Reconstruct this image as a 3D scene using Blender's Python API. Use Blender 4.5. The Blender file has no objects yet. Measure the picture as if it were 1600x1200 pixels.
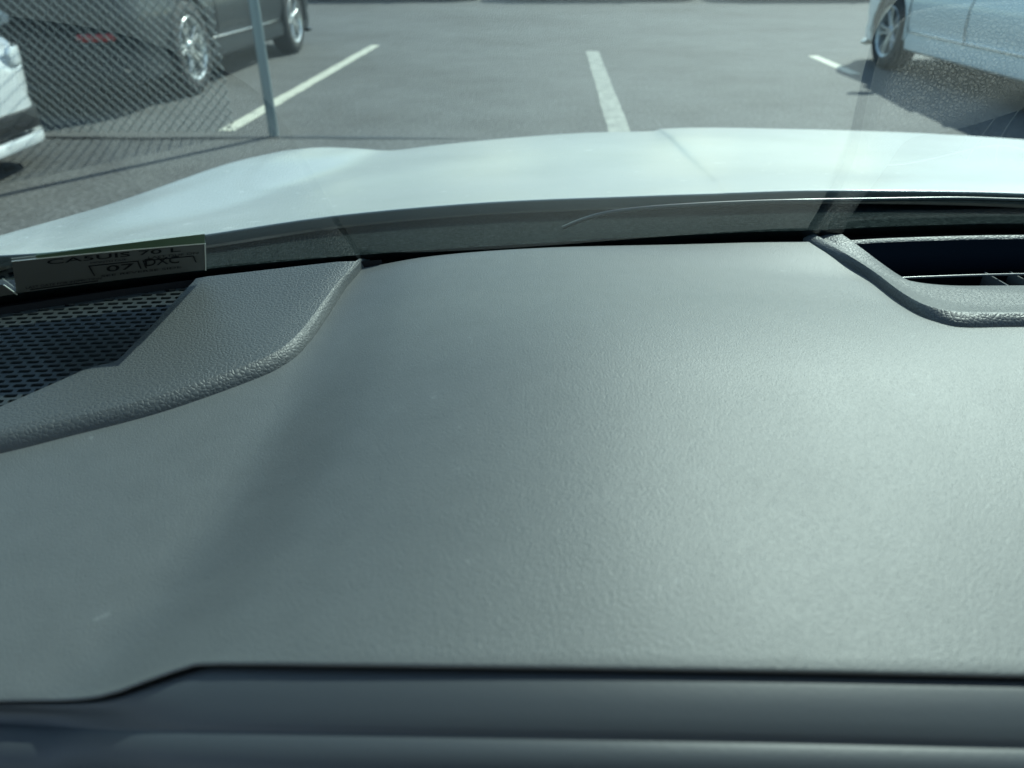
import bpy, bmesh, math, random
from mathutils import Vector, Matrix
random.seed(7)
sc = bpy.context.scene
COL = sc.collection
PI = math.pi; rad = math.radians

# ------------------------------------------------------------------ camera
CAM = Vector((0, 0, 1.22)); PITCH = rad(30); FPX = 1186.0
cd = bpy.data.cameras.new('camera'); cam = bpy.data.objects.new('camera', cd); COL.objects.link(cam)
cam.location = CAM; cam.rotation_euler = (PI/2 - PITCH, 0, 0)
cd.sensor_width = 36; cd.lens = 36*FPX/1600; cd.clip_start = .02; cd.clip_end = 2000
cd.dof.use_dof = True; cd.dof.focus_distance = .66; cd.dof.aperture_fstop = 7.5
sc.camera = cam
# ------------------------------------------------------------------ light
SUN_AZ, SUN_EL = rad(36), rad(40)          # azimuth clockwise from +y
w = bpy.data.worlds.new('World'); sc.world = w; w.use_nodes = True
nt = w.node_tree; sky = nt.nodes.new('ShaderNodeTexSky'); sky.sky_type = 'NISHITA'; sky.sun_disc = False
sky.sun_elevation = SUN_EL; sky.sun_rotation = SUN_AZ; sky.air_density = 1.2; sky.dust_density = .7
bg = nt.nodes['Background']; bg.inputs[1].default_value = .13
nt.links.new(sky.outputs[0], bg.inputs[0])
sd = bpy.data.lights.new('sun', 'SUN'); sun = bpy.data.objects.new('sun', sd); COL.objects.link(sun)
sd.energy = 4.2; sd.angle = rad(.55); sd.color = (1, .965, .91)
sdir = Vector((math.sin(SUN_AZ)*math.cos(SUN_EL), math.cos(SUN_AZ)*math.cos(SUN_EL), math.sin(SUN_EL)))
sun.rotation_euler = sdir.to_track_quat('Z', 'Y').to_euler()
sc.view_settings.view_transform = 'Standard'; sc.view_settings.look = 'None'
sc.view_settings.exposure = .85; sc.view_settings.gamma = 1
sc.cycles.transparent_max_bounces = 16; sc.cycles.max_bounces = 8
sc.cycles.use_denoising = True

# ------------------------------------------------------------------ materials
def mat(name, col=(.5,.5,.5), rough=.5, metal=0, spec=.5, coat=0, coat_rough=.05):
    m = bpy.data.materials.new(name); m.use_nodes = True
    b = m.node_tree.nodes['Principled BSDF']
    b.inputs['Base Color'].default_value = (*col, 1); b.inputs['Roughness'].default_value = rough
    b.inputs['Metallic'].default_value = metal; b.inputs['Specular IOR Level'].default_value = spec
    b.inputs['Coat Weight'].default_value = coat; b.inputs['Coat Roughness'].default_value = coat_rough
    return m
def nodes(m): return m.node_tree, m.node_tree.nodes['Principled BSDF']
def objcoord(t, scale=(1,1,1), rot=(0,0,0)):
    tc = t.nodes.new('ShaderNodeTexCoord'); mp = t.nodes.new('ShaderNodeMapping')
    mp.inputs['Scale'].default_value = scale; mp.inputs['Rotation'].default_value = rot
    t.links.new(tc.outputs['Object'], mp.inputs[0]); return mp.outputs[0]
def noise(t, vec, scale, detail=3, rough=.6):
    n = t.nodes.new('ShaderNodeTexNoise'); n.inputs['Scale'].default_value = scale
    n.inputs['Detail'].default_value = detail; n.inputs['Roughness'].default_value = rough
    t.links.new(vec, n.inputs['Vector']); return n.outputs['Fac']
def ramp(t, fac, stops):
    r = t.nodes.new('ShaderNodeValToRGB'); t.links.new(fac, r.inputs[0])
    while len(r.color_ramp.elements) < len(stops): r.color_ramp.elements.new(.5)
    for e, (p, c) in zip(r.color_ramp.elements, stops):
        e.position = p; e.color = (*c, 1) if len(c) == 3 else c
    return r.outputs[0]
def bump(t, b, h, dist, strength=1, prev=None):
    n = t.nodes.new('ShaderNodeBump'); n.inputs['Strength'].default_value = strength; n.inputs['Distance'].default_value = dist
    t.links.new(h, n.inputs['Height'])
    if prev: t.links.new(prev, n.inputs['Normal'])
    if b: t.links.new(n.outputs[0], b.inputs['Normal'])
    return n.outputs[0]
def mathn(t, op, a, b=None, clamp=False):
    n = t.nodes.new('ShaderNodeMath'); n.operation = op; n.use_clamp = clamp
    for i, v in enumerate((a, b)):
        if v is None: continue
        if isinstance(v, (int, float)): n.inputs[i].default_value = v
        else: t.links.new(v, n.inputs[i])
    return n.outputs[0]

# soft-touch dash: fine irregular grain
M = {}
m = M['dash'] = mat('soft_touch_plastic', (.10,.108,.108), .42, spec=.68); t, b = nodes(m)
v = objcoord(t, (1,.75,1), (0,0,.5)); n1 = noise(t, v, 1300, 2, .5); n2 = noise(t, v, 7, 2); n4 = noise(t, v, 650, 2, .5)
mm = mathn(t, 'ADD', n1, mathn(t, 'MULTIPLY', n4, .55))
bump(t, b, mm, .00026)
t.links.new(ramp(t, n2, [(.3,(.50,)*3), (.75,(.55,)*3)]), b.inputs['Roughness'])
sp = noise(t, objcoord(t), 55, 2); 
t.links.new(ramp(t, sp, [(.25,(.086,.094,.091)), (.735,(.097,.105,.102)), (.765,(.132,.142,.138))]), b.inputs['Base Color'])
# leather-grained plastic
def leather(name, col, cell, depth, rough):
    m = mat(name, col, rough, spec=.5); t, b = nodes(m)
    v = objcoord(t); nz = t.nodes.new('ShaderNodeTexNoise'); nz.inputs['Scale'].default_value = 1/cell*.6; t.links.new(v, nz.inputs['Vector'])
    mx = t.nodes.new('ShaderNodeMixRGB'); mx.blend_type = 'ADD'; mx.inputs[0].default_value = cell*.7
    t.links.new(v, mx.inputs[1]); t.links.new(nz.outputs['Color'], mx.inputs[2])
    vo = t.nodes.new('ShaderNodeTexVoronoi'); vo.feature = 'DISTANCE_TO_EDGE'; vo.inputs['Scale'].default_value = 1/cell
    t.links.new(mx.outputs[0], vo.inputs['Vector'])
    h = ramp(t, vo.outputs['Distance'], [(0,(0,)*3), (.16,(.6,)*3), (.42,(1,)*3)])
    n = noise(t, v, 1/cell*2.6, 2)
    p = bump(t, None, h, depth); bump(t, b, n, depth*.3, prev=p)
    return m
M['leather'] = leather('grained_black_plastic', (.064,.071,.071), .0030, .00026, .50)
M['leather_fine'] = leather('grained_vent_plastic', (.060,.066,.067), .0034, .00027, .48)
M['grille'] = mat('grille_plastic', (.030,.036,.035), .42)
M['black'] = mat('deep_black_plastic', (.006,.008,.011), .6, spec=.2)
M['recess'] = mat('recess_shade_black', (.002,.004,.007), .9, spec=0)  # near-black navy puts the shade of the vent's far wall into the colour
M['slat'] = mat('slat_plastic', (.10,.11,.11), .3)
m = M['fascia'] = mat('fascia_plastic', (.052,.060,.066), .5, spec=.45); t, b = nodes(m)
bump(t, b, noise(t, objcoord(t), 500, 2), .00008)
m = M['cowl'] = mat('cowl_plastic', (.016,.02,.021), .9, spec=0); t, b = nodes(m)
v = objcoord(t); n = noise(t, v, 260, 2); bump(t, b, n, .0009)
dn = noise(t, v, 190, 4, .85); t.links.new(ramp(t, dn, [(.42,(.004,.006,.006)), (.60,(.018,.023,.022)), (.8,(.06,.07,.066))]), b.inputs['Base Color'])
m = M['frit'] = mat('black_glass_border', (.008,.011,.012), .3); t, b = nodes(m)
v = objcoord(t); vo = t.nodes.new('ShaderNodeTexVoronoi'); vo.inputs['Scale'].default_value = 330; vo.inputs['Randomness'].default_value = .1
t.links.new(v, vo.inputs['Vector'])
t.links.new(ramp(t, vo.outputs['Distance'], [(.2,(.045,.056,.056)), (.42,(.008,.011,.012))]), b.inputs['Base Color'])
M['rubber_trim'] = mat('wiper_rubber', (.02,.022,.023), .35)
# white paint with dust
m = M['paint'] = mat('white_paint', (.40,.42,.41), .5, coat=.5, coat_rough=.2); t, b = nodes(m)
n = noise(t, objcoord(t), 3.5, 5, .6); n3 = noise(t, objcoord(t), 38, 3, .6)
mx = t.nodes.new('ShaderNodeMixRGB'); mx.blend_type = 'ADD'; mx.inputs[0].default_value = 1
t.links.new(ramp(t, n, [(.3,(.285,.302,.290)), (.75,(.345,.360,.352))]), mx.inputs[1])
t.links.new(ramp(t, n3, [(.68,(0,0,0)), (.74,(.2,.2,.19))]), mx.inputs[2]); t.links.new(mx.outputs[0], b.inputs['Base Color'])
M['panel_gap'] = mat('panel_gap', (.02,.02,.02), .8)
M['headliner'] = mat('headliner_fabric', (.30,.30,.29), .9)
# windscreen: one thin tinted sheet that passes light and mirrors what is around it (Fresnel, both surfaces)
m = M['glass'] = bpy.data.materials.new('windscreen_glass'); m.use_nodes = True; t = m.node_tree
for nn in list(t.nodes): t.nodes.remove(nn)
out = t.nodes.new('ShaderNodeOutputMaterial'); mix = t.nodes.new('ShaderNodeMixShader')
tr = t.nodes.new('ShaderNodeBsdfTransparent'); tr.inputs[0].default_value = (.72,.91,.87,1)
gl = t.nodes.new('ShaderNodeBsdfGlossy'); gl.inputs['Roughness'].default_value = .0; gl.inputs[0].default_value = (1,1,1,1)
ge = t.nodes.new('ShaderNodeNewGeometry'); dp = t.nodes.new('ShaderNodeVectorMath'); dp.operation = 'DOT_PRODUCT'
t.links.new(ge.outputs['Normal'], dp.inputs[0]); t.links.new(ge.outputs['Incoming'], dp.inputs[1])
c = mathn(t, 'ABSOLUTE', dp.outputs['Value']); c5 = mathn(t, 'POWER', mathn(t, 'SUBTRACT', 1, c), 5)
F = mathn(t, 'ADD', .20, mathn(t, 'MULTIPLY', c5, -.66))
F2 = mathn(t, 'DIVIDE', mathn(t, 'MULTIPLY', F, 2), mathn(t, 'ADD', F, 1), clamp=True)
t.links.new(F2, mix.inputs[0]); t.links.new(tr.outputs[0], mix.inputs[1]); t.links.new(gl.outputs[0], mix.inputs[2])
t.links.new(mix.outputs[0], out.inputs[0])
# asphalt
m = M['asphalt'] = mat('asphalt', (.15,.15,.145), .85, spec=.3); t, b = nodes(m)
v = objcoord(t); a = noise(t, v, .35, 5, .6); s = noise(t, v, 34, 3, .85)
c1 = ramp(t, a, [(.3,(.098,.094,.089)), (.5,(.130,.129,.125)), (.72,(.152,.152,.147))])
c2 = ramp(t, s, [(.32,(.45,)*3), (.5,(.95,)*3), (.68,(1.7,)*3)])
mx = t.nodes.new('ShaderNodeMixRGB'); mx.blend_type = 'MULTIPLY'; mx.inputs[0].default_value = 1
t.links.new(c1, mx.inputs[1]); t.links.new(c2, mx.inputs[2])
st = noise(t, objcoord(t), 2.3, 8, .7); mx2 = t.nodes.new('ShaderNodeMixRGB'); mx2.blend_type = 'MULTIPLY'; mx2.inputs[0].default_value = 1
t.links.new(mx.outputs[0], mx2.inputs[1]); t.links.new(ramp(t, st, [(.35,(.80,.79,.78)), (.5,(.93,.93,.92)), (.68,(1.04,1.04,1.02))]), mx2.inputs[2])
t.links.new(mx2.outputs[0], b.inputs['Base Color']); bump(t, b, s, .006, .6)
m = M['dark_strip'] = mat('dark_strip_surface', (.035,.035,.035), .6)
m = M['line'] = mat('worn_white_marking', (.6,.58,.5), .7); t, b = nodes(m)
v = objcoord(t); n = noise(t, v, 9, 6, .75); t.links.new(ramp(t, n, [(.33,(.20,.2,.18)), (.47,(.58,.56,.45)), (.8,(.66,.64,.52))]), b.inputs['Base Color'])
m = M['line_faded'] = mat('faded_marking', (.4,.4,.35), .7); t, b = nodes(m)
v = objcoord(t); n = noise(t, v, 7, 6, .8); t.links.new(ramp(t, n, [(.35,(.17,.17,.155)), (.55,(.33,.33,.28)), (.8,(.46,.46,.39))]), b.inputs['Base Color'])
M['galv'] = mat('galvanised_steel', (.16,.19,.19), .55, metal=.3)
M['post'] = mat('galvanised_post', (.20,.26,.28), .4, metal=.5)
M['tyre'] = mat('tyre_rubber', (.022,.022,.023), .8)
M['alloy'] = mat('alloy', (.62,.63,.62), .3, metal=.75)
M['brake'] = mat('brake_disc', (.10,.10,.10), .5, metal=.5)
M['carblack'] = mat('charcoal_paint', (.008,.014,.019), .45, spec=.25, coat=.15, coat_rough=.06)
M['carwhite'] = mat('white_car_paint', (.74,.75,.74), .35, coat=1, coat_rough=.05)
M['carblue'] = mat('pale_blue_paint', (.72,.80,.81), .45, metal=.1, coat=.6, coat_rough=.05)
M['cargrey'] = mat('grey_car_paint', (.25,.26,.27), .35, metal=.3, coat=1)
M['carred'] = mat('dark_red_car_paint', (.2,.03,.03), .35, coat=1)
M['carglass'] = mat('tinted_car_glass', (.012,.015,.016), .05, spec=.8)
M['trim'] = mat('black_trim', (.015,.016,.017), .55)
M['chrome'] = mat('chrome', (.7,.7,.7), .15, metal=1)
M['redlens'] = mat('red_lens', (.42,.02,.02), .15, coat=1)
M['clearlens'] = mat('clear_lens', (.75,.78,.78), .12, coat=1)
M['card'] = mat('label_card', (.11,.122,.118), .75, spec=.2)
M['ink'] = mat('label_ink', (.010,.013,.015), .8, spec=.1)
M['cardedge'] = mat('label_edge', (.55,.6,.55), .6)
M['green'] = mat('green_label_print', (.085,.15,.085), .6)

# ------------------------------------------------------------------ object helpers
def obj(name, bm, m, parent=None, smooth=True):
    me = bpy.data.meshes.new(name)
    bmesh.ops.recalc_face_normals(bm, faces=bm.faces); bm.to_mesh(me); bm.free()
    for mmm in (m if isinstance(m, (list, tuple)) else [m]): me.materials.append(mmm)
    if smooth: me.polygons.foreach_set('use_smooth', [True]*len(me.polygons))
    o = bpy.data.objects.new(name, me); COL.objects.link(o)
    if parent: o.parent = parent
    return o
def tag(o, label=None, cat=None, group=None, kind=None):
    if label: o['label'] = label
    if cat: o['category'] = cat
    if group: o['group'] = group
    if kind: o['kind'] = kind
    return o
def empty(name, loc=(0,0,0), rz=0):
    o = bpy.data.objects.new(name, None); COL.objects.link(o); o.location = loc; o.rotation_euler = (0,0,rz)
    o.empty_display_size = .1; return o
def sharp(o, ang=35):
    me = o.data; bm = bmesh.new(); bm.from_mesh(me)
    for e in bm.edges:
        if len(e.link_faces) == 2 and e.calc_face_angle(0) > rad(ang): e.smooth = False
    bm.to_mesh(me); bm.free(); return o
def box(bm, c, s, M4=None):
    r = bmesh.ops.create_cube(bm, size=1); vs = r['verts']
    for v in vs:
        v.co = Vector((v.co.x*s[0], v.co.y*s[1], v.co.z*s[2])) + Vector(c)
        if M4: v.co = M4 @ v.co
    return vs
def bevbox(bm, c, s, bev=.01, seg=2, M4=None):
    vs = box(bm, c, s); es = list({e for v in vs for e in v.link_edges})
    r = bmesh.ops.bevel(bm, geom=es, offset=bev, segments=seg, affect='EDGES', profile=.5)
    if M4:
        for v in set(r['verts']) | {v for v in vs if v.is_valid}: v.co = M4 @ v.co
def tube(bm, pts, r, n=6, cap=True):
    rings = []; pts = [Vector(p) for p in pts]
    for i, p in enumerate(pts):
        d = (pts[min(i+1, len(pts)-1)] - pts[max(i-1, 0)]).normalized()
        a = d.cross(Vector((0,0,1)) if abs(d.z) < .9 else Vector((1,0,0))).normalized(); b_ = d.cross(a)
        rr = r[i] if isinstance(r, (list, tuple)) else r
        rings.append([bm.verts.new(p + a*rr*math.cos(2*PI*k/n) + b_*rr*math.sin(2*PI*k/n)) for k in range(n)])
    for A, B in zip(rings, rings[1:]):
        for k in range(n): bm.faces.new((A[k], A[(k+1)%n], B[(k+1)%n], B[k]))
    if cap: bm.faces.new(rings[0]); bm.faces.new(rings[-1])
def loft(bm, lines, close=False, mi=None):
    vs = [[bm.verts.new(p) for p in L] for L in lines]
    for i, (A, B) in enumerate(zip(vs, vs[1:])):
        for k in range(len(A)-1):
            f = bm.faces.new((A[k], A[k+1], B[k+1], B[k]))
            if mi: f.material_index = mi[i]
    return vs
def lathe(bm, prof, n=40, axis='x', skip=False):
    rings = []
    for (r, a) in prof:
        rings.append([bm.verts.new((a, r*math.cos(2*PI*k/n), r*math.sin(2*PI*k/n))) for k in range(n)])
    for A, B in zip(rings, rings[1:]):
        for k in range(n): bm.faces.new((A[k], A[(k+1)%n], B[(k+1)%n], B[k]))
    return rings
def ss(x): x = max(0, min(1, x)); return x*x*(3-2*x)
def interp(pts, x):                      # piecewise linear on sorted pts [(x, ...)]
    if x <= pts[0][0]: a, b_ = pts[0], pts[1]
    elif x >= pts[-1][0]: a, b_ = pts[-2], pts[-1]
    else:
        for a, b_ in zip(pts, pts[1:]):
            if a[0] <= x <= b_[0]: break
    t_ = (x-a[0])/(b_[0]-a[0]); return [p + (q-p)*t_ for p, q in zip(a[1:], b_[1:])]
def smoothline(pts, n=8):                # Catmull-Rom through tuples
    P_ = [pts[0]] + list(pts) + [pts[-1]]; out_ = []
    for i in range(1, len(P_)-2):
        p0_, p1, p2, p3 = P_[i-1:i+3]
        for k in range(n):
            u = k/n
            out_.append(tuple(.5*((2*b1)+(-a1+c1)*u+(2*a1-5*b1+4*c1-d1)*u*u+(-a1+3*b1-3*c1+d1)*u**3) for a1,b1,c1,d1 in zip(p0_,p1,p2,p3)))
    out_.append(tuple(pts[-1])); return out_

# ------------------------------------------------------------------ measuring: pixel of the photo -> point at a known surface
Fv = Vector((0, math.cos(PITCH), -math.sin(PITCH))); Uv = Vector((0, math.sin(PITCH), math.cos(PITCH)))
def ray(x, y): return Fv + Vector((1,0,0))*((x-800)/FPX) - Uv*((y-600)/FPX)
TD = rad(2); ND = Vector((0, -math.sin(TD), math.cos(TD))); HD = .27
P0 = CAM - ND*HD                          # dash plane: rises 2 degrees forward
def at(x, y, off=0):
    d = ray(x, y); return CAM + d*(((P0 + ND*off) - CAM).dot(ND)/d.dot(ND))
def atY(x, y, Y): d = ray(x, y); return CAM + d*(Y/d.y)
def ground(x, y, z=0): d = ray(x, y); return CAM + d*((z-CAM.z)/d.z)
def onplane(x, y, off=0):                 # plan position -> point on dash plane
    return Vector((x, y, P0.z + (y-P0.y)*math.tan(TD))) + ND*off

# ================================================================== SETTING
bm = bmesh.new()
for i in range(1): 
    vs = [bm.verts.new(p) for p in ((-300,-200,0),(300,-200,0),(300,500,0),(-300,500,0))]; bm.faces.new(vs)
tag(obj('asphalt_ground', bm, M['asphalt'], smooth=False), kind='structure')
def marking(name, a, b_, wd, m_):
    a = Vector(a); b_ = Vector(b_); d = (b_-a); L = d.length; d.normalize(); n_ = Vector((-d.y, d.x, 0)); bm = bmesh.new()
    N = 40; lines = [[], []]
    for k in range(N+1):
        p = a + d*L*k/N; e = wd/2
        lines[0].append(p + n_*(e + random.uniform(-.006,.006))); lines[1].append(p - n_*(e + random.uniform(-.006,.006)))
    loft(bm, lines); o = obj(name, bm, m_, smooth=False); tag(o, kind='structure'); return o
marking('parking_line', (-2.17,5.95,.004), (-1.93,11.7,.004), .13, M['line'])
marking('parking_line', (.72,4.1,.004), (1.07,11.0,.004), .17, M['line_faded'])
marking('parking_line', (3.76,8.9,.004), (3.84,10.5,.004), .13, M['line'])
bm = bmesh.new(); L0 = []; L1 = []  # narrow dark strip on the ground along the fence, tapering at its right end
for k in range(61):
    x = -9 + 8.75*k/60; y = 5.72 + .02*math.sin(x*3) + random.uniform(-.01,.01); wd = .035 + random.uniform(-.006,.008)
    if x > -1: wd *= max(.15, (-.25-x)/.75)
    L0.append((x, y+wd, .004)); L1.append((x, y-wd, .004))
loft(bm, [L0, L1]); tag(obj('dark_ground_strip', bm, M['dark_strip'], smooth=False), kind='structure')

# ---- chain link fence
fen = tag(empty('chain_link_fence', (-5.2, 5.78, 0)), 'galvanised chain link fence whose mesh screens the black car', 'fence')
FX0, FX1, FH = -9.4, -2.06, 2.0
bm = bmesh.new(); step = .036; cell = .036
nx = int((FX1-FX0)/step)
for i in range(nx):
    x0 = FX1 - i*step - (.0)
    pts = []
    nz = int(1.75/cell)
    for k in range(nz+1):
        xx = x0 - (0 if (k+i) % 2 == 0 else step); yy = .004 if (k+i) % 2 else -.004
        pts.append((xx + random.uniform(-.003,.003) + .018*math.sin(k*.05+1), yy, .03 + k*cell))
    for p, q in zip(pts, pts[1:]):
        tube(bm, [p, q], .0052 if q[0] < p[0] else .0034, 4, False)
for v in bm.verts: v.co.x += 5.2
obj('mesh', bm, M['galv'], fen)
def post(x, r, h):
    bm = bmesh.new(); tube(bm, [(x+5.2,0,0),(x+5.2,0,h)], r, 16)
    tube(bm, [(x+5.2,0,h),(x+5.2,0,h+.03),(x+5.2,0,h+.05)], [r*1.15,r*1.1,r*.3], 16)
    return sharp(obj('post', bm, M['post'], fen))
post(-1.76, .036, 2.1); post(-5.2, .03, 2.0); post(-8.4, .03, 2.0)
bm = bmesh.new(); tube(bm, [(-4.2,.0,1.86),(3.45,.0,1.92)], .02, 10); obj('rail', bm, M['post'], fen)

# ================================================================== CARS
def wheel(parent, x, y, r, side, hub='light', spokes=5):
    """side=+1: the outer face looks to +x"""
    wd = .205
    bm = bmesh.new(); lathe(bm, [(r*.25, -.02), (r*.25, .012), (.0001, .014)], 24); lathe(bm, [(r*.5,-.03),(r*.5,-.018),(.001,-.018)], 32)
    hb = obj('wheel', bm, M['brake'], parent); sharp(hb)
    bm = bmesh.new()
    lathe(bm, [(r*.67,-wd/2), (r*.80,-wd/2-.006), (r*.95,-wd/2+.004), (r*.992,-wd/2+.03), (r,-wd/4), (r,wd/4), (r*.992,wd/2-.03), (r*.95,wd/2-.004), (r*.80,wd/2+.006), (r*.67,wd/2), (r*.66,wd/2-.02), (r*.66,-wd/2+.02), (r*.67,-wd/2)], 56)
    ty = obj('tyre', bm, M['tyre'], hb)
    bm = bmesh.new()
    lathe(bm, [(r*.69,wd/2-.004), (r*.665,wd/2+.003), (r*.62,wd/2-.006), (r*.60,wd/2-.03), (r*.58,-wd/2+.03), (r*.60,-wd/2+.03), (r*.65,wd/2-.03), (r*.69,wd/2-.004)], 56)
    lathe(bm, [(r*.16,0), (r*.16,wd/2-.028), (r*.12,wd/2-.018), (.001,wd/2-.018)], 24)
    for k in range(spokes):
        for dd in (-1, 1):
            a = 2*PI*k/spokes + .3
            R = Matrix.Rotation(a, 4, 'X')
            pr = []
            for rr, ww, xx, off in ((r*.10, .016, wd/2-.035, .012), (r*.36, .014, wd/2-.02, .022), (r*.64, .017, wd/2-.012, .047)):
                pr.append([R @ Vector((xx+tz, dd*off+oo*ww, rr)) for oo, tz in ((-1,-.006),(-.7,0),(.7,0),(1,-.006),(.8,-.04),(-.8,-.04))])
            for L in pr: L.append(L[0])
            loft(bm, pr)
    rm = obj('rim', bm, M['alloy'], hb); sharp(rm)
    hb.location = (x, y, r)
    if side < 0: hb.rotation_euler = (0, 0, PI)
    return hb

def make_car(name, paint, L=4.6, W=1.82, H=1.45, wb=2.7, r=.33, kind='sedan', hood=.92, ywc=0.0, zlow=.20):
    root = empty(name)
    yf, yr = ywc + wb/2, ywc - wb/2; R = r+.045
    ys = [-L/2 + L*k/110 for k in range(111)]
    for yc in (yf, yr): ys += [yc-R-.003, yc-R+.004, yc+R-.004, yc+R+.003, yc-R+.02, yc+R-.02]
    for e in (.006,.02,.05,.09,.14): ys += [-L/2+e, L/2-e]
    ys = sorted(set(ys))
    top = {'sedan': [(-L/2,.80),(-L/2+.05,.93),(-L/2+.3,1.0),(-L/2+.9,.98),(L*.2,.93),(L/2-.5,.85),(L/2-.15,.74),(L/2,.60)],
           'wagon': [(-L/2,.82),(-L/2+.05,.95),(-L/2+.3,1.0),(L*.2,.97),(L/2-.5,.91),(L/2-.15,.80),(L/2,.66)]}[kind]
    def halfw(y):
        d = L/2-abs(y); c_ = .55 if y > 0 else .4
        u = max(0, (c_-d)/c_); return W/2*(1-.42*(1-math.sqrt(max(0, 1-u**2.6))))
    rows = []
    for y in ys:
        w_ = halfw(y); zt = interp(top, y)[0]; zl = zlow
        e = max(0, 1-(L/2-abs(y))/.12); zl += .05*e
        P_ = [(w_-.10, zl), (w_-.035, zl+.03), (w_-.02, zl+.13), (w_-.032, zl+.20), (w_-.012, .47), (w_-.004, .57), (w_, .64), (w_-.012,.68), (w_-.03, .80), (w_-.07, zt-.035), (w_-.13, zt-.005), (w_*.5, zt+.02), (0, zt+.03)]
        P_ = [(x, min(z, zt-.05+.01*i/3)) if i < 9 else (x, z) for i, (x, z) in enumerate(P_)]
        for yc in (yf, yr):
            if abs(y-yc) < R:
                za = r + math.sqrt(R*R-(y-yc)**2)
                P_ = [((w_-.02+.001*i) if z < za and i < 4 else x, max(z, za+.0015*i)) for i, (x, z) in enumerate(P_)]
        rows.append([Vector((x, y, z)) for x, z in P_])
    bm = bmesh.new()
    full = []
    for rw in rows: full.append([Vector((-p.x, p.y, p.z)) for p in rw][:-1] + rw[::-1])
    vs = loft(bm, full); bm.faces.new(vs[0]); bm.faces.new(vs[-1])
    body = sharp(obj('body', bm, paint, root), 30)
    # dark underbody and wheel wells
    bm = bmesh.new(); bevbox(bm, (0,0,zlow+.13), (W-.30, L-.5, .22), .03); bevbox(bm, (0,0,.55), (W-.52, L-.7, .45), .03)
    obj('underbody', bm, M['trim'], root)
    # cabin
    cab = {'sedan': [(-L/2+.42,1.0),(-L/2+1.15,H-.05),(-.1,H),(L*.10,H-.05),(L*.27,.95)],
           'wagon': [(-L/2+.06,1.0),(-L/2+.38,H-.05),(-.4,H),(L*.12,H-.06),(L*.29,.97)]}[kind]
    n = 40; rws = []; roof = []
    y0, y1 = cab[0][0], cab[-1][0]
    for k in range(n+1):
        y = y0+(y1-y0)*k/n; zt = interp(cab, y)[0]; zb = min(zt-.001, .90); f = (zt-.9)/(H-.9)
        wt = (W/2-.09) - .19*max(0, f); wb_ = W/2-.07
        rws.append([(-wb_, y, zb), (-(wt*.6+wb_*.4), y, zb+(zt-zb)*.4), (-wt-.015, y, zb+(zt-zb)*.85), (-wt+.06, y, zt-.01), (0, y, zt+.012), (wt-.06, y, zt-.01), (wt+.015, y, zb+(zt-zb)*.85), (wt*.6+wb_*.4, y, zb+(zt-zb)*.4), (wb_, y, zb)])
    bm = bmesh.new(); loft(bm, rws); obj('window_glass', bm, M['carglass'], root)
    bm = bmesh.new(); ya, yb = cab[1][0]-.08, cab[3][0]+.08
    rf = []
    for k in range(13):
        y = ya+(yb-ya)*k/12; zt = interp(cab, y)[0]; wt = (W/2-.09)-.19*(zt-.9)/(H-.9)
        rf.append([(-wt-.012, y, zt-.075), (-wt+.02, y, zt-.012), (-wt*.5, y, zt+.012), (0, y, zt+.022), (wt*.5, y, zt+.012), (wt-.02, y, zt-.012), (wt+.012, y, zt-.075)])
    loft(bm, rf); obj('roof', bm, paint, root)
    for sx in (-1, 1):                     # pillars
        for (ya_, yb_, tx) in ((cab[3][0], cab[4][0], 0), (cab[1][0], cab[0][0], 0)):
            bm = bmesh.new(); zt = interp(cab, ya_)[0]; wt = (W/2-.09)-.19*(zt-.9)/(H-.9)
            tube(bm, [(sx*(wt+.0), ya_, zt-.03), (sx*(W/2-.085), yb_, .93)], .032, 8); obj('pillar', bm, paint, root)
        bm = bmesh.new(); tube(bm, [(sx*(W/2-.13), .05, .93), (sx*(W/2-.26), -.05, H-.06)], .03, 8); obj('pillar', bm, M['trim'], root)
        # sill strip, door gaps, handles
        bm = bmesh.new(); bevbox(bm, (sx*(W/2-.022), ywc, zlow+.185), (.02, wb-2*R-.04, .016), .004); obj('sill_strip', bm, M['chrome'], root)
        for yy in (yr+R+.16, .02+ywc, yf-R-.02):
            bm = bmesh.new(); tube(bm, [(sx*(W/2-.022), yy, zlow+.17), (sx*(W/2+.0005), yy, .5), (sx*(W/2+.0015), yy, .64), (sx*(W/2-.068), yy, .89)], .0045, 4); obj('door_gap', bm, M['panel_gap'], root)
        for yy in (-.22+ywc, .9+ywc-.22-.75):
            bm = bmesh.new(); bevbox(bm, (sx*(W/2-.012), yy, .80), (.03, .2, .03), .01); obj('door_handle', bm, paint, root)
        bm = bmesh.new(); bevbox(bm, (sx*(W/2+.07), L*.2, 1.0), (.22, .10, .13), .04, 3); obj('wing_mirror', bm, paint, root)
        for yy in (yf, yr): wheel(root, sx*(W/2-.115), yy, r, sx)
        # wheel arch lips
        for yy in (yf, yr):
            pts = [(sx*(W/2-.012), yy+(R+.006)*math.cos(a), r+(R+.006)*math.sin(a)) for a in [PI*k/24*1.06-.09 for k in range(25)]]
            bm = bmesh.new(); tube(bm, pts, .012, 6); obj('wheel_arch', bm, paint, root)
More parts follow.
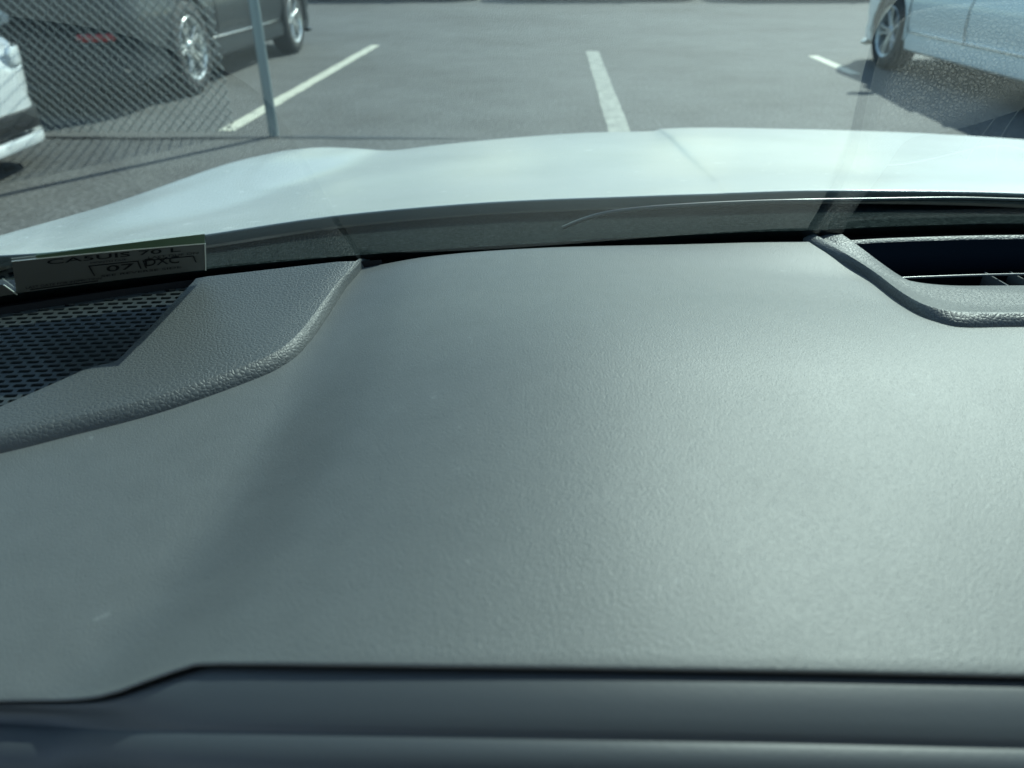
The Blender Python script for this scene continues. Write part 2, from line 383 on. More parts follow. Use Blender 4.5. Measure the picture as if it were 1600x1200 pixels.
    # ends: lamp, grille and lip strips that follow the plan curve
    def band(nm, x0, x1, z0, z1, front, m_, out_=.006, n_=14, th=.03):
        bm = bmesh.new(); lines = []
        def edge(xx):                      # y of the body outline at half width xx
            lo, hi = L/2-.56, L/2
            if abs(xx) <= halfw(L/2 if front else -L/2): return L/2
            for _ in range(24):
                md = (lo+hi)/2
                if halfw(md if front else -md) > abs(xx): lo = md
                else: hi = md
            return lo
        for k in range(n_+1):
            xx = x0+(x1-x0)*k/n_; xo = xx; y = edge(xx) + out_; s_ = 1 if front else -1
            ta = .35 if k in (0, n_) else 1
            zm = (z0+z1)/2; hh = (z1-z0)/2*ta
            lines.append([(xo, s_*(y-th), zm+hh), (xo, s_*(y-.004), zm+hh), (xo, s_*y, zm+hh*.8), (xo, s_*y, zm-hh*.8), (xo, s_*(y-.004), zm-hh), (xo, s_*(y-th), zm-hh)])
        loft(bm, lines); o = obj(nm, bm, m_, root); return o
    hw = W/2-.035
    for sx in (-1, 1):
        band('headlight', sx*.50, sx*hw, .60, .70, True, M['clearlens'], .008)
        band('tail_light', sx*.52, sx*hw, .82, .90, False, M['redlens'], .008)
        band('reflector', sx*.58, sx*(hw-.08), .50, .55, False, M['redlens'], .010)
    band('grille', -.2, .2, .50, .64, True, M['trim'], .008)
    band('lower_grille', -(hw-.12), hw-.12, .24, .36, True, M['trim'], .006, 24)
    band('bumper_lip', -(hw-.03), hw-.03, .15, .21, True, paint, .012, 24, .08)
    band('rear_valance', -(hw-.05), hw-.05, .22, .34, False, M['trim'], .006, 24)
    for fr in (True, False):
        band('number_plate', -.16, .16, .42 if fr else .60, .50 if fr else .70, fr, M['clearlens'], .016, 4)
    return root

c1 = make_car('sedan_car', M['carblack'], L=4.85, W=1.85, H=1.55, wb=2.80, r=.352, kind='wagon', ywc=.05)
c1.scale = (1.14,)*3; c1.location = (-2.86-1.05, 9.22, 0); c1.rotation_euler = (0,0,-rad(2.6))
tag(c1, 'black car with bright alloy wheels parked behind the chain link fence', 'car')
c2 = make_car('sedan_car', M['carblue'], L=4.75, W=1.8, H=1.46, wb=2.95, r=.345, ywc=.02)
c2.scale = (1.12,)*3; c2.location = (4.20+1.0, 7.68, 0)
tag(c2, 'pale blue sedan parked at the upper right beyond the hood', 'car')
c3 = make_car('sedan_car', M['carwhite'], L=4.5, W=1.8, H=1.46, wb=2.65, r=.33)
c3.location = (-2.97-2.25, 4.34, 0); c3.rotation_euler = (0,0,-rad(90))
tag(c3, 'white car with only its front corner showing at the left edge', 'car')
def copy_tree(o, parent=None):
    c_ = o.copy(); COL.objects.link(c_); c_.parent = parent
    for ch in list(o.children): copy_tree(ch, c_)
    return c_
GRP = 'cars parked across the far lane'
def repaint(root, old, new):
    for ch in root.children:
        for i, s_ in enumerate(ch.material_slots):
            if s_.material == old: s_.link = 'OBJECT'; s_.material = new
far = [(-3.9, M['cargrey'], 'grey car parked sideways across the lane, leftmost of its row'),
       (1.75, M['carwhite'], 'white car parked sideways across the lane, middle of its row'),
       (7.4, M['carred'], 'dark red car parked sideways across the lane, rightmost of its row')]
for x, pm, lb in far:
    q = copy_tree(c2); q.scale = (1.05,)*3; q.location = (x+.6, 22.6, 0); q.rotation_euler = (0,0,-rad(90)); repaint(q, M['carblue'], pm); tag(q, lb, 'car', GRP)

# ================================================================== OWN CAR
own = tag(empty('sedan_car', (.45, -.3, 0)), 'white car whose grey dashboard, windscreen and hood fill the foreground', 'car')
def part(name, bm, m_, parent=own, smooth=True):
    root = parent
    o = obj(name, bm, m_, None, smooth); o.parent = root
    off = Vector(own.location)
    if parent is own:
        for v in o.data.vertices: v.co -= off
    else:
        for v in o.data.vertices: v.co -= off
    return o
# windscreen base curve, measured along the dark gap
BASEPX = [(0,470),(302,432),(570,407),(860,388),(1150,372),(1280,368),(1400,362),(1600,358)]
bp = [tuple(at(*q)) for q in BASEPX]
bp = [(-.62,.46,.966),(-.52,.52,.968)] + [tuple(p) for p in bp] + [(.75,.728,.975),(1.0,.700,.975),(1.25,.635,.972),(1.42,.55,.969),(1.5,.47,.966)]
BASE = smoothline(bp, 10)
TH = rad(35.6); GT = Vector((0, -math.cos(TH), math.sin(TH)))
def baseY(x): return interp(BASE, x)[0]
def G(x, s, out_=0):                      # point of the windscreen; out_ pushes it outwards
    y, z = interp(BASE, x); bow = -.06*s*((x-.45)/1.0)**2
    return Vector((x-(x-.45)*.14*s, y, z)) + GT*s + Vector((0, math.sin(TH), math.cos(TH)))*out_ + Vector((0, bow*0, 0))
bxs = [b_[0] for b_ in BASE]
bm = bmesh.new(); loft(bm, [[G(x, -.012+.812*k/24) for x in bxs] for k in range(25)])
ws = part('windscreen', bm, M['glass'])
bm = bmesh.new(); loft(bm, [[G(x, -.03+(.002+.03)*k/3, .005) for x in bxs] for k in range(4)])
part('black_border', bm, M['frit'], ws)
bm = bmesh.new(); loft(bm, [[G(x, .74+.06*k/3, .005) for x in bxs] for k in range(4)]); part('black_border', bm, M['frit'], ws)
# ---- dash panel
BAND = [at(*q) for q in ((585,395),(545,500),(480,640),(400,775),(310,900),(230,985),(150,1060))]
SL = .56
def lo(y): return -.003 - .007*ss((.68-y)/.14)
def dash_h(x, y):
    # soft step: the right hand part stands a little higher than the left
    px_ = interp([(p.y, p.x) for p in BAND[::-1]], y)[0]
    d = (x-px_)
    yy = (y-.45)/.25; ww = .26
    u = max(0, min(1, (d+.02)/ww)); hh = (1-(1-u)**3)/3*ww*SL
    e_ = max(0, min(1, (d+.08)/.13)); hh *= e_*e_*(3-2*e_)
    return lo(y) - .016*ss((x-.03)/.33)*ss((.735-y)/.12) + hh*ss((.78-y)/.38) - .003*yy*yy
def dpt(x, y, e=0): return onplane(x, y, dash_h(x, y)+e)
def atd(px_, py_, e=0):                   # pixel -> point on the dash surface
    o_ = 0
    for _ in range(5):
        p = at(px_, py_, o_+e); o_ = dash_h(p.x, p.y)
    return at(px_, py_, o_+e)
def atf(px_, py_, fn):                    # pixel -> point at a height above the dash plane that varies
    o_ = 0
    for _ in range(6):
        p = at(px_, py_, o_); o_ = fn(p.x, p.y)
    return at(px_, py_, o_)
NEARPX = [(-2600,1110),(-300,1100),(0,1096),(110,1094),(170,1084),(230,1062),(290,1042),(360,1034),(800,1037),(1200,1043),(1600,1052),(1900,1057),(7000,1100)]
NEAR = [tuple(atd(*q)) for q in smoothline(NEARPX, 8)]
def nearY(x): return interp(NEAR, x)[0]
def ladd(x0, x1, n): return [x0+(x1-x0)*k/n for k in range(n+1)]
xs = ladd(-.66, 1.52, 200); lines = []
NY = 90
for x in xs:
    y0, y1 = nearY(x), baseY(x)-.006; row = []
    for a in (90, 70, 50, 30, 12):
        q = .0012; row.append(dpt(x, y0) + Vector((0, -q*math.sin(rad(a))+q, -q*(1-math.cos(rad(a))))) + Vector((0,-.0,0)))
    row.insert(0, row[0] + Vector((0, .03, -.02)))
    for k in range(NY+1): row.append(dpt(x, y0+.0012+(y1-y0-.0012)*k/NY))
    lines.append(row)
bm = bmesh.new(); loft(bm, lines); dash = part('dashboard', bm, M['dash'])
# dark gap / channel under the glass
bm = bmesh.new(); loft(bm, [[Vector((x, baseY(x)-.02, onplane(x, baseY(x)).z-.03)) for x in bxs], [Vector((x, baseY(x)+.03, onplane(x, baseY(x)).z-.03)) for x in bxs], [Vector((x, baseY(x)+.03, onplane(x, baseY(x)).z-.012)) for x in bxs]])
part('gap_channel', bm, M['black'], dash)

def resample(pts, n):
    d = [0]
    for a, b_ in zip(pts, pts[1:]): d.append(d[-1]+(Vector(b_)-Vector(a)).length)
    tb = [(dd, *p) for dd, p in zip(d, pts)]
    return [Vector(interp(tb, d[-1]*k/n)) for k in range(n+1)]
# ---- left surround (speaker side)
foot = [(578,405),(563,424),(540,452),(505,506),(478,542),(448,568),(395,594),(250,645),(100,684),(0,709),(-200,752)]
crest = [(556,408),(543,424),(520,450),(482,500),(455,530),(425,552),(370,574),(240,618),(95,655),(0,678),(-200,716)]
N = 90
Lf = resample([tuple(atd(*q, .0)) for q in smoothline(foot, 8)], N)
Lc = resample([tuple(atf(*q, lambda x, y: lo(y)+.0085)) for q in smoothline(crest, 8)], N)
inner = [(306,434),(297,444),(270,472),(240,505),(205,540),(182,562),(160,568),(135,575),(110,586),(60,608),(0,634),(-60,660),(-200,700)]
Li = resample([tuple(atf(*q, lambda x, y: lo(y)+.0095)) for q in smoothline(inner, 6)], N)
skirt = [p + Vector((0,0,-.015)) for p in Lf]
mid1 = [f*.62+c_*.38 + Vector((0,0,.0010)) for f, c_ in zip(Lf, Lc)]; mid2 = [f*.22+c_*.78 + Vector((0,0,.0018)) for f, c_ in zip(Lf, Lc)]
Lct = [c_*.88+i*.12 + Vector((0,0,.0012)) for c_, i in zip(Lc, Li)]
flat = []
for k in range(1, 14):
    a = k/14; flat.append([c_*(1-a)+i*a for c_, i in zip(Lct, Li)])
lip = [p + Vector((0,0,-.0006)) for p in Li]
# inner wall goes down
def toward(c0, L, d): return [p + (Vector(c0)-p).normalized()*d for p in L]
Cg = (-.62, .50, .975)
wall = [[p + Vector((0,0,-.002)) for p in toward(Cg, Li, .0012)], [p + Vector((0,0,-.013)) for p in toward(Cg, Li, .003)]]
bm = bmesh.new(); loft(bm, [skirt, Lf, mid1, mid2, Lc, Lct] + flat + [lip] + wall)
sur = part('speaker_surround', bm, M['leather'])
# filler strip between surround and the glass
bm = bmesh.new(); A = []; B_ = []
for x in ladd(-.66, -.118, 40):
    y = baseY(x)-.004; A.append(onplane(x, y, lo(y)+.005)); B_.append(onplane(x, y, -.03))
loft(bm, [A, B_]); part('surround_edge', bm, M['black'], sur)
# ---- speaker grille: pierced plate
bm = bmesh.new(); cw, ch = .0118, .0066; hw_, hh_ = .0045, .0021
rot = rad(4); OG = at(100, 520, .002)
def gp(a, b_, e=0):
    x = OG.x + a*math.cos(rot) - b_*math.sin(rot); y = OG.y + a*math.sin(rot) + b_*math.cos(rot)
    # plate bends up towards the glass
    up = .010*ss((y-(baseY(x)-.035))/.03)*0
    return onplane(x, y, lo(y) - .0010 + e)
outl = [(p.x, p.y) for p in Li] + [(-.8, .3), (-.8, .8), (-.2,.7)]
crestl = [(p.x, p.y) for p in [c_*.6+i*.4 for c_, i in zip(Lc, Li)]] + [(-.8, .3), (-.8, .8), (-.2,.7)]
def inside(x, y, poly):
    r_ = False; j = len(poly)-1
    for i in range(len(poly)):
        xi, yi = poly[i]; xj, yj = poly[j]
        if (yi > y) != (yj > y) and x < (xj-xi)*(y-yi)/(yj-yi)+xi: r_ = not r_
        j = i
    return r_
for rI in range(-26, 20):
    for cI in range(-26, 20):
        a0 = (cI + (.5 if rI % 2 else 0))*cw; b0 = rI*ch
        pc = gp(a0, b0)
        if pc.y > baseY(pc.x)-.001 or pc.x < -.66 or pc.x > -.19 or pc.y < .3: continue
        cs = [gp(a0+sx*cw/2, b0+sy*ch/2) for sx, sy in ((-1,-1),(1,-1),(1,1),(-1,1))]
        ok = all(inside(*(gp(a0+sx*cw*.62, b0+sy*ch*.8).xy), outl) for sx, sy in ((-1,-1),(1,-1),(1,1),(-1,1))) and pc.y < baseY(pc.x)-.006
        if not ok and not inside(pc.x, pc.y, crestl): continue
        cv = [bm.verts.new(p) for p in cs]
        if not ok: bm.faces.new(cv); continue
        hole = []
        for ang in (210, 240, 300, 330, 30, 60, 120, 150):
            sx = 1 if math.cos(rad(ang)) > 0 else -1
            hole.append((a0 + sx*(hw_-hh_) + hh_*math.cos(rad(ang))*1.1, b0 + hh_*math.sin(rad(ang))*1.1))
        hv = [bm.verts.new(gp(*q)) for q in hole]; hl = [bm.verts.new(gp(q[0], q[1], -.0025)) for q in hole]
        bm.faces.new((cv[0], cv[1], hv[2], hv[1])); bm.faces.new((cv[1], hv[3], hv[2]))
        bm.faces.new((cv[1], cv[2], hv[4], hv[3])); bm.faces.new((cv[2], hv[5], hv[4]))
        bm.faces.new((cv[2], cv[3], hv[6], hv[5])); bm.faces.new((cv[3], hv[7], hv[6]))
        bm.faces.new((cv[3], cv[0], hv[0], hv[7])); bm.faces.new((cv[0], hv[1], hv[0]))
        for k in range(8): bm.faces.new((hv[k], hv[(k+1)%8], hl[(k+1)%8], hl[k]))
part('speaker_grille', bm, M['grille'], sur, smooth=False)
bm = bmesh.new(); vs = [bm.verts.new(onplane(x, y, -.006)) for x, y in ((-.7,.4),(-.4,.40),(-.28,.5),(-.24,.66),(-.7,.66))]; bm.faces.new(vs)
[setattr(v_, 'co', v_.co + Vector((0,0,-.016))) for v_ in bm.verts]; part('speaker_well', bm, M['black'], sur)

# ---- air vent surround on the right
foot = [(1255,372),(1270,382),(1302,402),(1350,431),(1405,473),(1440,494),(1475,507),(1510,512),(1600,511),(1800,512),(2100,512)]
crest = [(1278,370),(1295,381),(1326,400),(1370,429),(1408,458),(1446,478),(1485,487),(1530,489),(1600,489),(1800,489),(2100,489)]
inner = [(1316,366),(1333,378),(1352,392),(1380,413),(1405,430),(1425,440),(1450,445),(1490,446.5),(1600,446),(1800,446),(2100,446)]
N = 110
Lf = resample([tuple(atd(*q)) for q in smoothline(foot, 8)], N)
Lc = resample([tuple(atf(*q, lambda x, y: dash_h(x, y)+.0005+.0060*ss((q[0]-1270)/70))) for q in smoothline(crest, 8)], N)
Li = resample([tuple(atf(*q, lambda x, y: dash_h(x, y)*ss((.71-y)/.07)+.0015-.006*ss((q[0]-1300)/120))) for q in smoothline(inner, 8)], N)
# carry the bolster round to close on the right
def arc_right(L, xr, sh):
    out_ = list(L); p = L[-1]; yb = baseY(xr+.1)
    for k in range(1, 25):
        a = k/24*PI/2
        out_.append(Vector((p.x + sh*math.sin(a), p.y + (yb-.02-p.y)*(1-math.cos(a)), p.z)))
    return out_
Lf = arc_right(Lf, Lf[-1].x, .10); Lc = arc_right(Lc, Lc[-1].x, .085); Li = arc_right(Li, Li[-1].x, .06)
skirt = [p + Vector((0,0,-.02)) for p in Lf]
m1 = [f*.7+c_*.3 + Vector((0,0,.0022)) for f, c_ in zip(Lf, Lc)]; m2 = [f*.35+c_*.65 + Vector((0,0,.0034)) for f, c_ in zip(Lf, Lc)]
m3 = [f*.1+c_*.9 + Vector((0,0,.0022)) for f, c_ in zip(Lf, Lc)]
q1 = [c_*.75+i*.25 + Vector((0,0,.0012)) for c_, i in zip(Lc, Li)]; q2 = [c_*.4+i*.6 + Vector((0,0,.0010)) for c_, i in zip(Lc, Li)]
Cv = (.75, .70, .97)
w1 = [p+Vector((0,0,-.0015)) for p in toward(Cv, Li, .002)]; w2 = [p+Vector((0,0,-.05)) for p in toward(Cv, Li, .006)]
bm = bmesh.new(); loft(bm, [skirt, Lf, m1, m2, m3, Lc, q1, q2, Li, w1, w2])
vent = part('vent_surround', bm, M['leather_fine'])
# the dash skin is cut away under the speaker and the vent
def cut(o, polys):
    bm = bmesh.new(); bm.from_mesh(o.data); dead = []
    for f in bm.faces:
        c_ = f.calc_center_median() + own.location
        if any(inside(c_.x, c_.y, pl) for pl in polys): dead.append(f)
    bmesh.ops.delete(bm, geom=dead, context='FACES'); bm.to_mesh(o.data); bm.free()
vpoly = [(p.x, p.y) for p in [a_*.6+b_*.4 for a_, b_ in zip(Lc, Li)]] + [(1.2, .9), (.3, .9)]
cut(dash, [vpoly, crestl])
# recess: far wall sloping down from the glass, floor slot with louvres
xs2 = ladd(.31, 1.12, 60)
def rec(x, dy, e): return onplane(x, baseY(x)+dy, e)
bm = bmesh.new()
loft(bm, [[rec(x, -.012, -.006) for x in xs2], [rec(x, -.0145, -.0005) for x in xs2], [rec(x, -.019, .0010) for x in xs2], [rec(x, -.0225, -.0015) for x in xs2]])
part('vent_back_rim', bm, M['leather'], vent)
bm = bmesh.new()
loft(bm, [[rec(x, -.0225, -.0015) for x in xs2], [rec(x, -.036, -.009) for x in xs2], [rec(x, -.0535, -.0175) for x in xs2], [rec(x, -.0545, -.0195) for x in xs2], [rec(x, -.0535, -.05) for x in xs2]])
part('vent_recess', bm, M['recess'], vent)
bm = bmesh.new(); loft(bm, [[rec(x, -.02, -.10) for x in xs2], [rec(x, -.16, -.10) for x in xs2], [rec(x, -.16, -.03) for x in xs2]]); part('vent_duct', bm, M['black'], vent)
def vent_slat(x):
    bm = bmesh.new(); p0_ = rec(x, -.0555, -.021); p1 = onplane(x+.004, baseY(x)-.135, -.016)
    dz = Vector((0,0,-.02)); t_ = .0007
    loft(bm, [[p0_+Vector((-t_,0,0)), p0_+Vector((t_,0,0)), p0_+Vector((t_,0,0))+dz, p0_+Vector((-t_,0,0))+dz, p0_+Vector((-t_,0,0))], [p1+Vector((-t_,0,0)), p1+Vector((t_,0,0)), p1+Vector((t_,0,0))+dz, p1+Vector((-t_,0,0))+dz, p1+Vector((-t_,0,0))]])
    part('vent_slat', bm, M['slat'], vent)
for k in range(24): vent_slat(.448 + .0245*k)
bm = bmesh.new(); tube(bm, [rec(x, -.0725, -.0165) for x in xs2], .0012, 8); part('vent_crossbar', bm, M['slat'], vent)

# ---- fascia below the dash edge
xsF = list(range(-2200, -300, 100)) + list(range(-300, 1951, 25)) + list(range(2050, 6400, 150))
def row_(ctrl, off): 
    sm = smoothline(ctrl, 8); 
    res = []
    for x in xsF:
        res.append(atf(x, interp(sm, x)[0], lambda X, Y: dash_h(X, max(nearY(X), .2)) + off))
    return res
l1 = [(-2600,1114),(-300,1104),(0,1101),(120,1099),(180,1092),(240,1072),(300,1053),(360,1044),(800,1048),(1200,1055),(1600,1065),(1950,1070),(7000,1113)]
l2 = [(-2600,1112),(-300,1112),(0,1124),(250,1136),(800,1147),(1200,1154),(1600,1163),(1950,1167),(7000,1210)]
sh = lambda L, d: [(x, y+d) for x, y in L]
bm = bmesh.new()
F0 = row_(l1, -.0035); Fm = []
F1 = row_(sh(l2, -10), -.0085); F2 = row_(l2, -.0098); F3 = row_(sh(l2, 5), -.0108); F4 = row_(sh(l2, 9), -.0108); F5 = row_(sh(l2, 14), -.0104); F6 = row_(sh(l2, 70), -.014); F7 = row_(sh(l2, 160), -.05)
loft(bm, [[p+Vector((0,.03,-.02)) for p in F0], [p+Vector((0,.002,-.0015)) for p in F0], F0] + [[a*(1-u)+b_*u+Vector((0,0,.0012*math.sin(u*PI))) for a, b_ in zip(F0, F1)] for u in (.2,.4,.6,.8)] + [F1, F2, F3, F4, F5, F6, F7])
part('lower_trim', bm, M['fascia'])

bm = bmesh.new(); bevbox(bm, (.43, .12, .52), (2.2, .10, .62), .03, 3); part('lower_dash', bm, M['fascia'])
for xx in (-.70, 1.56):
    bm = bmesh.new(); bevbox(bm, (xx, -.35, .60), (.10, 1.9, .76), .035, 4); part('door_panel', bm, M['leather'])
bm = bmesh.new(); bevbox(bm, (.43, -.5, .24), (2.3, 1.9, .08), .02); part('cabin_floor', bm, M['trim'])
# ---- cowl under the wipers and the hood
def hood_line(cs):                        # (px, py, Y) along the car, front of it curves down
    return [atY(*q) for q in cs]
RE = .965
def rear(px_, py_): 
    return (px_, py_, RE if px_ > 400 else RE-.20*(400-px_)/400)
HL = [ # rear edge ... front silhouette
 [(-150,404,.80),(-90,398,.90),(0,368,1.02),(180,316,1.22),(350,257,1.50),(440,236,1.72)],
 [(-60,402,.80),(40,384,.90),(140,350,1.05),(290,297,1.28),(420,252,1.55),(500,230,1.80)],
 [(60,396,.82),(150,378,.93),(250,345,1.09),(385,293,1.33),(500,249,1.62),(560,232,1.86)],
 [(160,385,.84),(240,365,.96),(340,335,1.13),(460,288,1.38),(560,251,1.68),(612,235,1.92)],
 [(300,370,.88),(375,345,1.0),(460,314,1.17),(570,273,1.42),(650,245,1.72),(690,226,1.98)],
 [(520,338,.93),(570,318,1.05),(630,296,1.2),(710,262,1.46),(775,234,1.76),(805,215,2.05)],
 [(760,317,.955),(790,300,1.07),(820,283,1.22),(865,256,1.48),(900,226,1.80),(915,207.5,2.12)],
 [(1000,307,.965),(1005,292,1.08),(1010,277,1.24),(1015,249,1.50),(1010,222,1.82),(1005,205.5,2.15)],
 [(1120,303,.965),(1107,288.6,1.08),(1094,273.6,1.24),(1068,246.9,1.50),(1043,218.8,1.82),(1025,204.0,2.16)],
 [(1155,301.5,.965),(1142,286,1.08),(1127,270,1.24),(1099,242.3,1.50),(1069,214,1.82),(1048,200.5,2.16)],
 [(1300,298,.965),(1290,283,1.08),(1272,268,1.24),(1240,240,1.50),(1200,213,1.82),(1160,200,2.16)],
 [(1600,303,.965),(1600,286,1.07),(1590,271,1.22),(1560,248,1.46),(1510,229,1.76),(1450,208.5,2.10)],
 [(1900,322,.95),(1890,304,1.05),(1880,288,1.2),(1850,268,1.44),(1790,248,1.72),(1720,229,2.02)],
 [(2150,345,.93),(2140,330,1.03),(2130,318,1.18),(2090,300,1.4),(2030,282,1.66),(1960,265,1.94)],
 [(2300,372,.90),(2300,362,1.0),(2280,352,1.14),(2240,338,1.36),(2180,322,1.6),(2110,305,1.86)],
]
lines = []
for cs in HL:
    P_ = [Vector(p) for p in smoothline([tuple(p) for p in hood_line(cs)], 6)]
    e = P_[-1]; d = (P_[-1]-P_[-3]).normalized()
    nose = [e + Vector((0,.08,-.022)), e + Vector((0,.16,-.062)), e + Vector((0,.23,-.13)), e + Vector((0,.27,-.24)), e + Vector((0,.27,-.42))]
    P_ = [P_[0]+Vector((0,.016,-.018)), P_[0]+Vector((0,.002,-.003))] + P_ + nose
    lines.append(P_)
# cross-smooth between the measured lines
cols = len(lines[0]); allx = []
for k in range(cols): allx.append([Vector(p) for p in smoothline([tuple(L[k]) for L in lines], 5)])
# left fender side falls away
for A in allx:
    p = A[0]; A.insert(0, p + Vector((-.018,0,-.03))); A.insert(0, p + Vector((-.032,0,-.12))); A.insert(0, p + Vector((-.035,0,-.45)))
    p = A[-1]; A.append(p + Vector((.018,0,-.03))); A.append(p + Vector((.032,0,-.12))); A.append(p + Vector((.035,0,-.45)))
bm = bmesh.new(); loft(bm, allx); hood = part('hood', bm, M['paint'])
# cowl panel from glass base to hood rear edge
rearline = [A for A in allx[0]][3:-3]
rl = [(p.x, p.y, p.z) for p in rearline]; rl.sort()
bm = bmesh.new(); L = [[], [], [], []]
for x in ladd(-.60, 1.45, 80):
    hy, hz = interp(rl, max(rl[0][0]+.001, min(rl[-1][0]-.001, x))); g = G(x, -.012, .006)
    L[0].append(g + Vector((0,.006,-.004))); L[1].append(g + Vector((0,.03,-.006))); 
    L[2].append(Vector((x, hy*.5+g.y*.5, hz*.5+g.z*.5-.012))); L[3].append(Vector((x, hy+.05, hz-.018)))
loft(bm, L); cowl = part('wiper_cowl', bm, M['cowl'])
# wiper: slender blade lying on the lower glass
wp = smoothline([(880,356),(915,342),(960,331),(1050,322),(1200,315),(1400,311.5),(1500,310.5),(1600,313),(1850,318)], 8)
bm = bmesh.new()
pts = []
def glass_at(px_, py_, e):
    d = ray(px_, py_); lo, hi = .2, 1.6
    def f(k):
        p = CAM + d*k; x = p.x; y, z = interp(BASE, x); return (p.y-y)*math.sin(TH) + (p.z-z)*math.cos(TH) - e
    for _ in range(40):
        md = (lo+hi)/2
        if f(md) < 0: lo = md
        else: hi = md
    return CAM + d*lo
for q in wp: pts.append(glass_at(q[0], q[1], .045))
tube(bm, pts, .0022, 8); wiper = part('wiper', bm, M['rubber_trim'])
# ---- roof, pillars
bm = bmesh.new(); xr = [x for x in bxs]
top0 = [G(x, .80, .0) for x in xr]; top0o = [G(x, .80, .03) for x in xr]
loft(bm, [top0, [p+Vector((0,-.05,.0)) for p in top0], [Vector((p.x*.97, -.6, p.z+.01)) for p in top0], [Vector((p.x*.97,-1.4,p.z-.01)) for p in top0]])
part('headliner', bm, M['headliner'])
bm = bmesh.new(); loft(bm, [top0, top0o, [p+Vector((0,-.1,.02)) for p in top0o], [Vector((p.x*.97,-.6,p.z+.03)) for p in top0o], [Vector((p.x*.97,-1.4,p.z+.01)) for p in top0o]])
part('roof', bm, M['paint'])
for x in (BASE[0][0], BASE[-1][0]):
    bm = bmesh.new(); tube(bm, [G(x, s) for s in (-.08,.2,.4,.6,.82)], [.05,.04,.036,.036,.04], 12); part('pillar', bm, M['headliner'])

# ================================================================== LABELS ON THE GLASS
def glab(x, s, e): return G(x, s, -e)
def glass_xs(px_, py_):
    d = ray(px_, py_); lo, hi = .2, 1.6
    def f(k):
        p = CAM + d*k; y, z = interp(BASE, p.x); return (p.y-y)*math.sin(TH) + (p.z-z)*math.cos(TH)
    for _ in range(40):
        md = (lo+hi)/2
        if f(md) < 0: lo = md
        else: hi = md
    p = CAM + d*lo; y, z = interp(BASE, p.x); s = (p.z-z)/math.sin(TH); return p.x, s
cx = [glass_xs(*q) for q in ((302,378),(318,420),(0,405),(28,456))]
print('LABEL xs', cx)
(xtr, s_tr), (xbr, s_br), (xtl, s_tl), (xbl, s_bl) = cx
def lp(u, v, e):                          # u 0..1 from px 0 to the right end, v 0 bottom .. 1 top
    x0 = xbl + (xtl-xbl)*v; x1 = xbr + (xtr-xbr)*v
    x = x0 + (x1-x0)*u; s = (s_bl*(1-u)+s_br*u)*(1-v) + (s_tl*(1-u)+s_tr*u)*v
    return G(x, s, -e)
U0 = -.02
lab = empty('registration_label', lp(.5,.5,.0))
tag(lab, 'wide dark card with handwriting stuck low on the left windscreen', 'label')
def lpart(name, bm, m_):
    o = obj(name, bm, m_, lab, smooth=False)
    for v_ in o.data.vertices: v_.co -= lab.location
    return o
bm = bmesh.new(); loft(bm, [[lp(U0+(1-U0)*k/30, j/4, .0008) for k in range(31)] for j in range(5)]); lpart('card', bm, M['card'])
bm = bmesh.new(); tube(bm, [lp(U0+(1-U0)*k/30, 1.0, .0012) for k in range(31)], .00045, 5); tube(bm, [lp(1, j/6, .0012) for j in range(7)], .00055, 5); lpart('edge', bm, M['cardedge'])
bm = bmesh.new(); loft(bm, [[lp(.1+.9*k/30, 1.0+(.30*(.25+.75*k/30))*j/2, .0010) for k in range(31)] for j in range(3)]); lpart('green_strip', bm, M['green'])
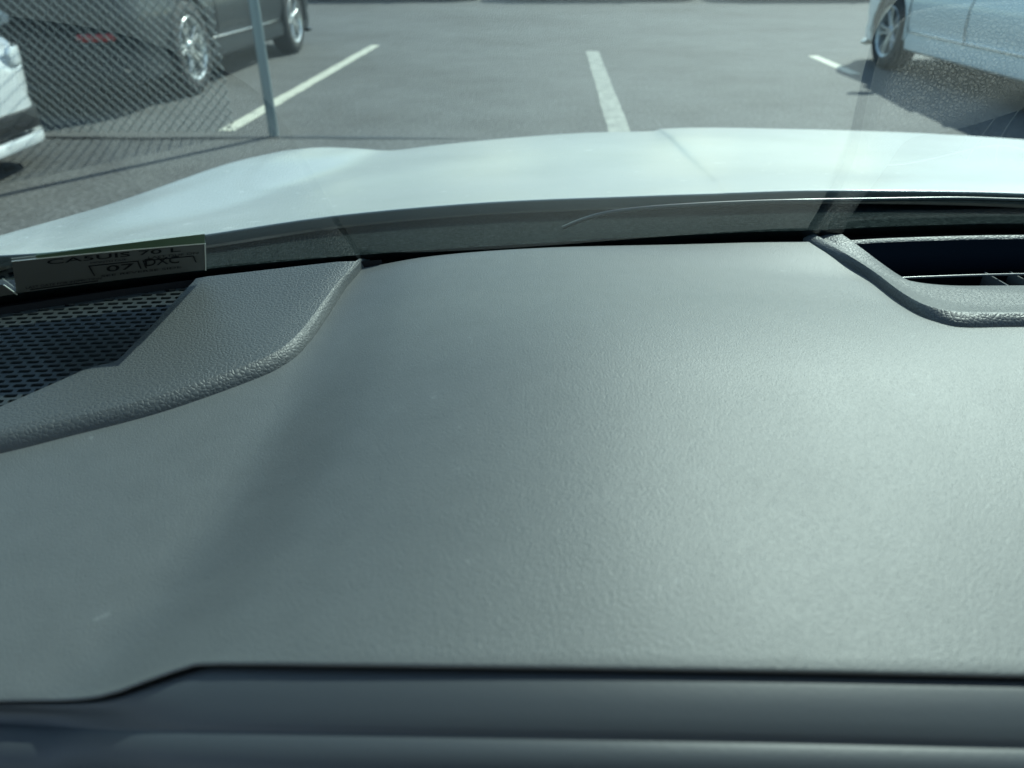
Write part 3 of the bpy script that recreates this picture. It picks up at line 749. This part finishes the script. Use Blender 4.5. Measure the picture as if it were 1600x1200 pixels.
def text(body, u0, u1, v0, v1, name='printing', wt=0.0, shear=0):
    cu = bpy.data.curves.new('t', 'FONT'); cu.body = body; cu.resolution_u = 3; cu.offset = wt
    to = bpy.data.objects.new('t', cu); COL.objects.link(to); bpy.context.view_layer.update()
    me = bpy.data.meshes.new_from_object(to.evaluated_get(bpy.context.evaluated_depsgraph_get()))
    bpy.data.objects.remove(to)
    xs_ = [v_.co.x for v_ in me.vertices]; ys_ = [v_.co.y for v_ in me.vertices]
    ax, bx_ = min(xs_), max(xs_); ay, by = min(ys_), max(ys_)
    for v_ in me.vertices:
        a = (v_.co.x-ax)/(bx_-ax); b_ = (v_.co.y-ay)/(by-ay)
        v_.co = lp(u0+(u1-u0)*a+shear*b_, v0+(v1-v0)*b_, .0013) - lab.location
    me.materials.append(M['ink']); me.name = name
    o = bpy.data.objects.new(name, me); COL.objects.link(o); o.parent = lab; return o
text('CA5UIS 70 L', .15, .86, .80, .94, 'handwriting', .006)
text('07', .45, .60, .36, .56, 'handwriting', .006); text('DXC', .66, .85, .40, .66, 'handwriting', .006)
text('MONTH DUE', .37, .56, .68, .74); text('LAST DUE ON', .68, .96, .66, .73)
text('LAST DATE FOR INSPECTION', .03, .42, .12, .20); text('SEE REVERSE SIDE', .42, .86, .20, .27)
bm = bmesh.new()
def seg(u0, v0, u1, v1, wd=.0009):
    n = 8; tube(bm, [lp(u0+(u1-u0)*k/n, v0+(v1-v0)*k/n, .0013) for k in range(n+1)], wd/2, 4)
seg(.36,.62,.62,.62); seg(.36,.62,.385,.28); seg(.62,.62,.635,.34); seg(.65,.62,.665,.34); seg(.65,.60,.93,.60); seg(.93,.60,.945,.36); seg(.05,.08,.40,.08)
lpart('ruled_box', bm, M['ink'])
# second label, only its corner in the picture
x2, s2 = glass_xs(22, 455)
lab2 = empty('registration_label', G(x2-.02, s2, 0)); tag(lab2, 'small dark label cut off at the left edge below the handwritten card', 'label')
bm = bmesh.new(); x3, s3 = glass_xs(-6, 440)
dx = x3-x2
loft(bm, [[G(x2-.06, s2+.001, -.0022), G(x2, s2, -.0022)], [G(x3-.06, s3+.001, -.0022), G(x3, s3, -.0022)]])
o = obj('card', bm, M['card'], lab2, smooth=False)
for v_ in o.data.vertices: v_.co -= lab2.location
bm = bmesh.new(); tube(bm, [G(x2, s2, -.0026), G(x3, s3, -.0026)], .0006, 5)
o = obj('edge', bm, M['cardedge'], lab2, smooth=False)
for v_ in o.data.vertices: v_.co -= lab2.location
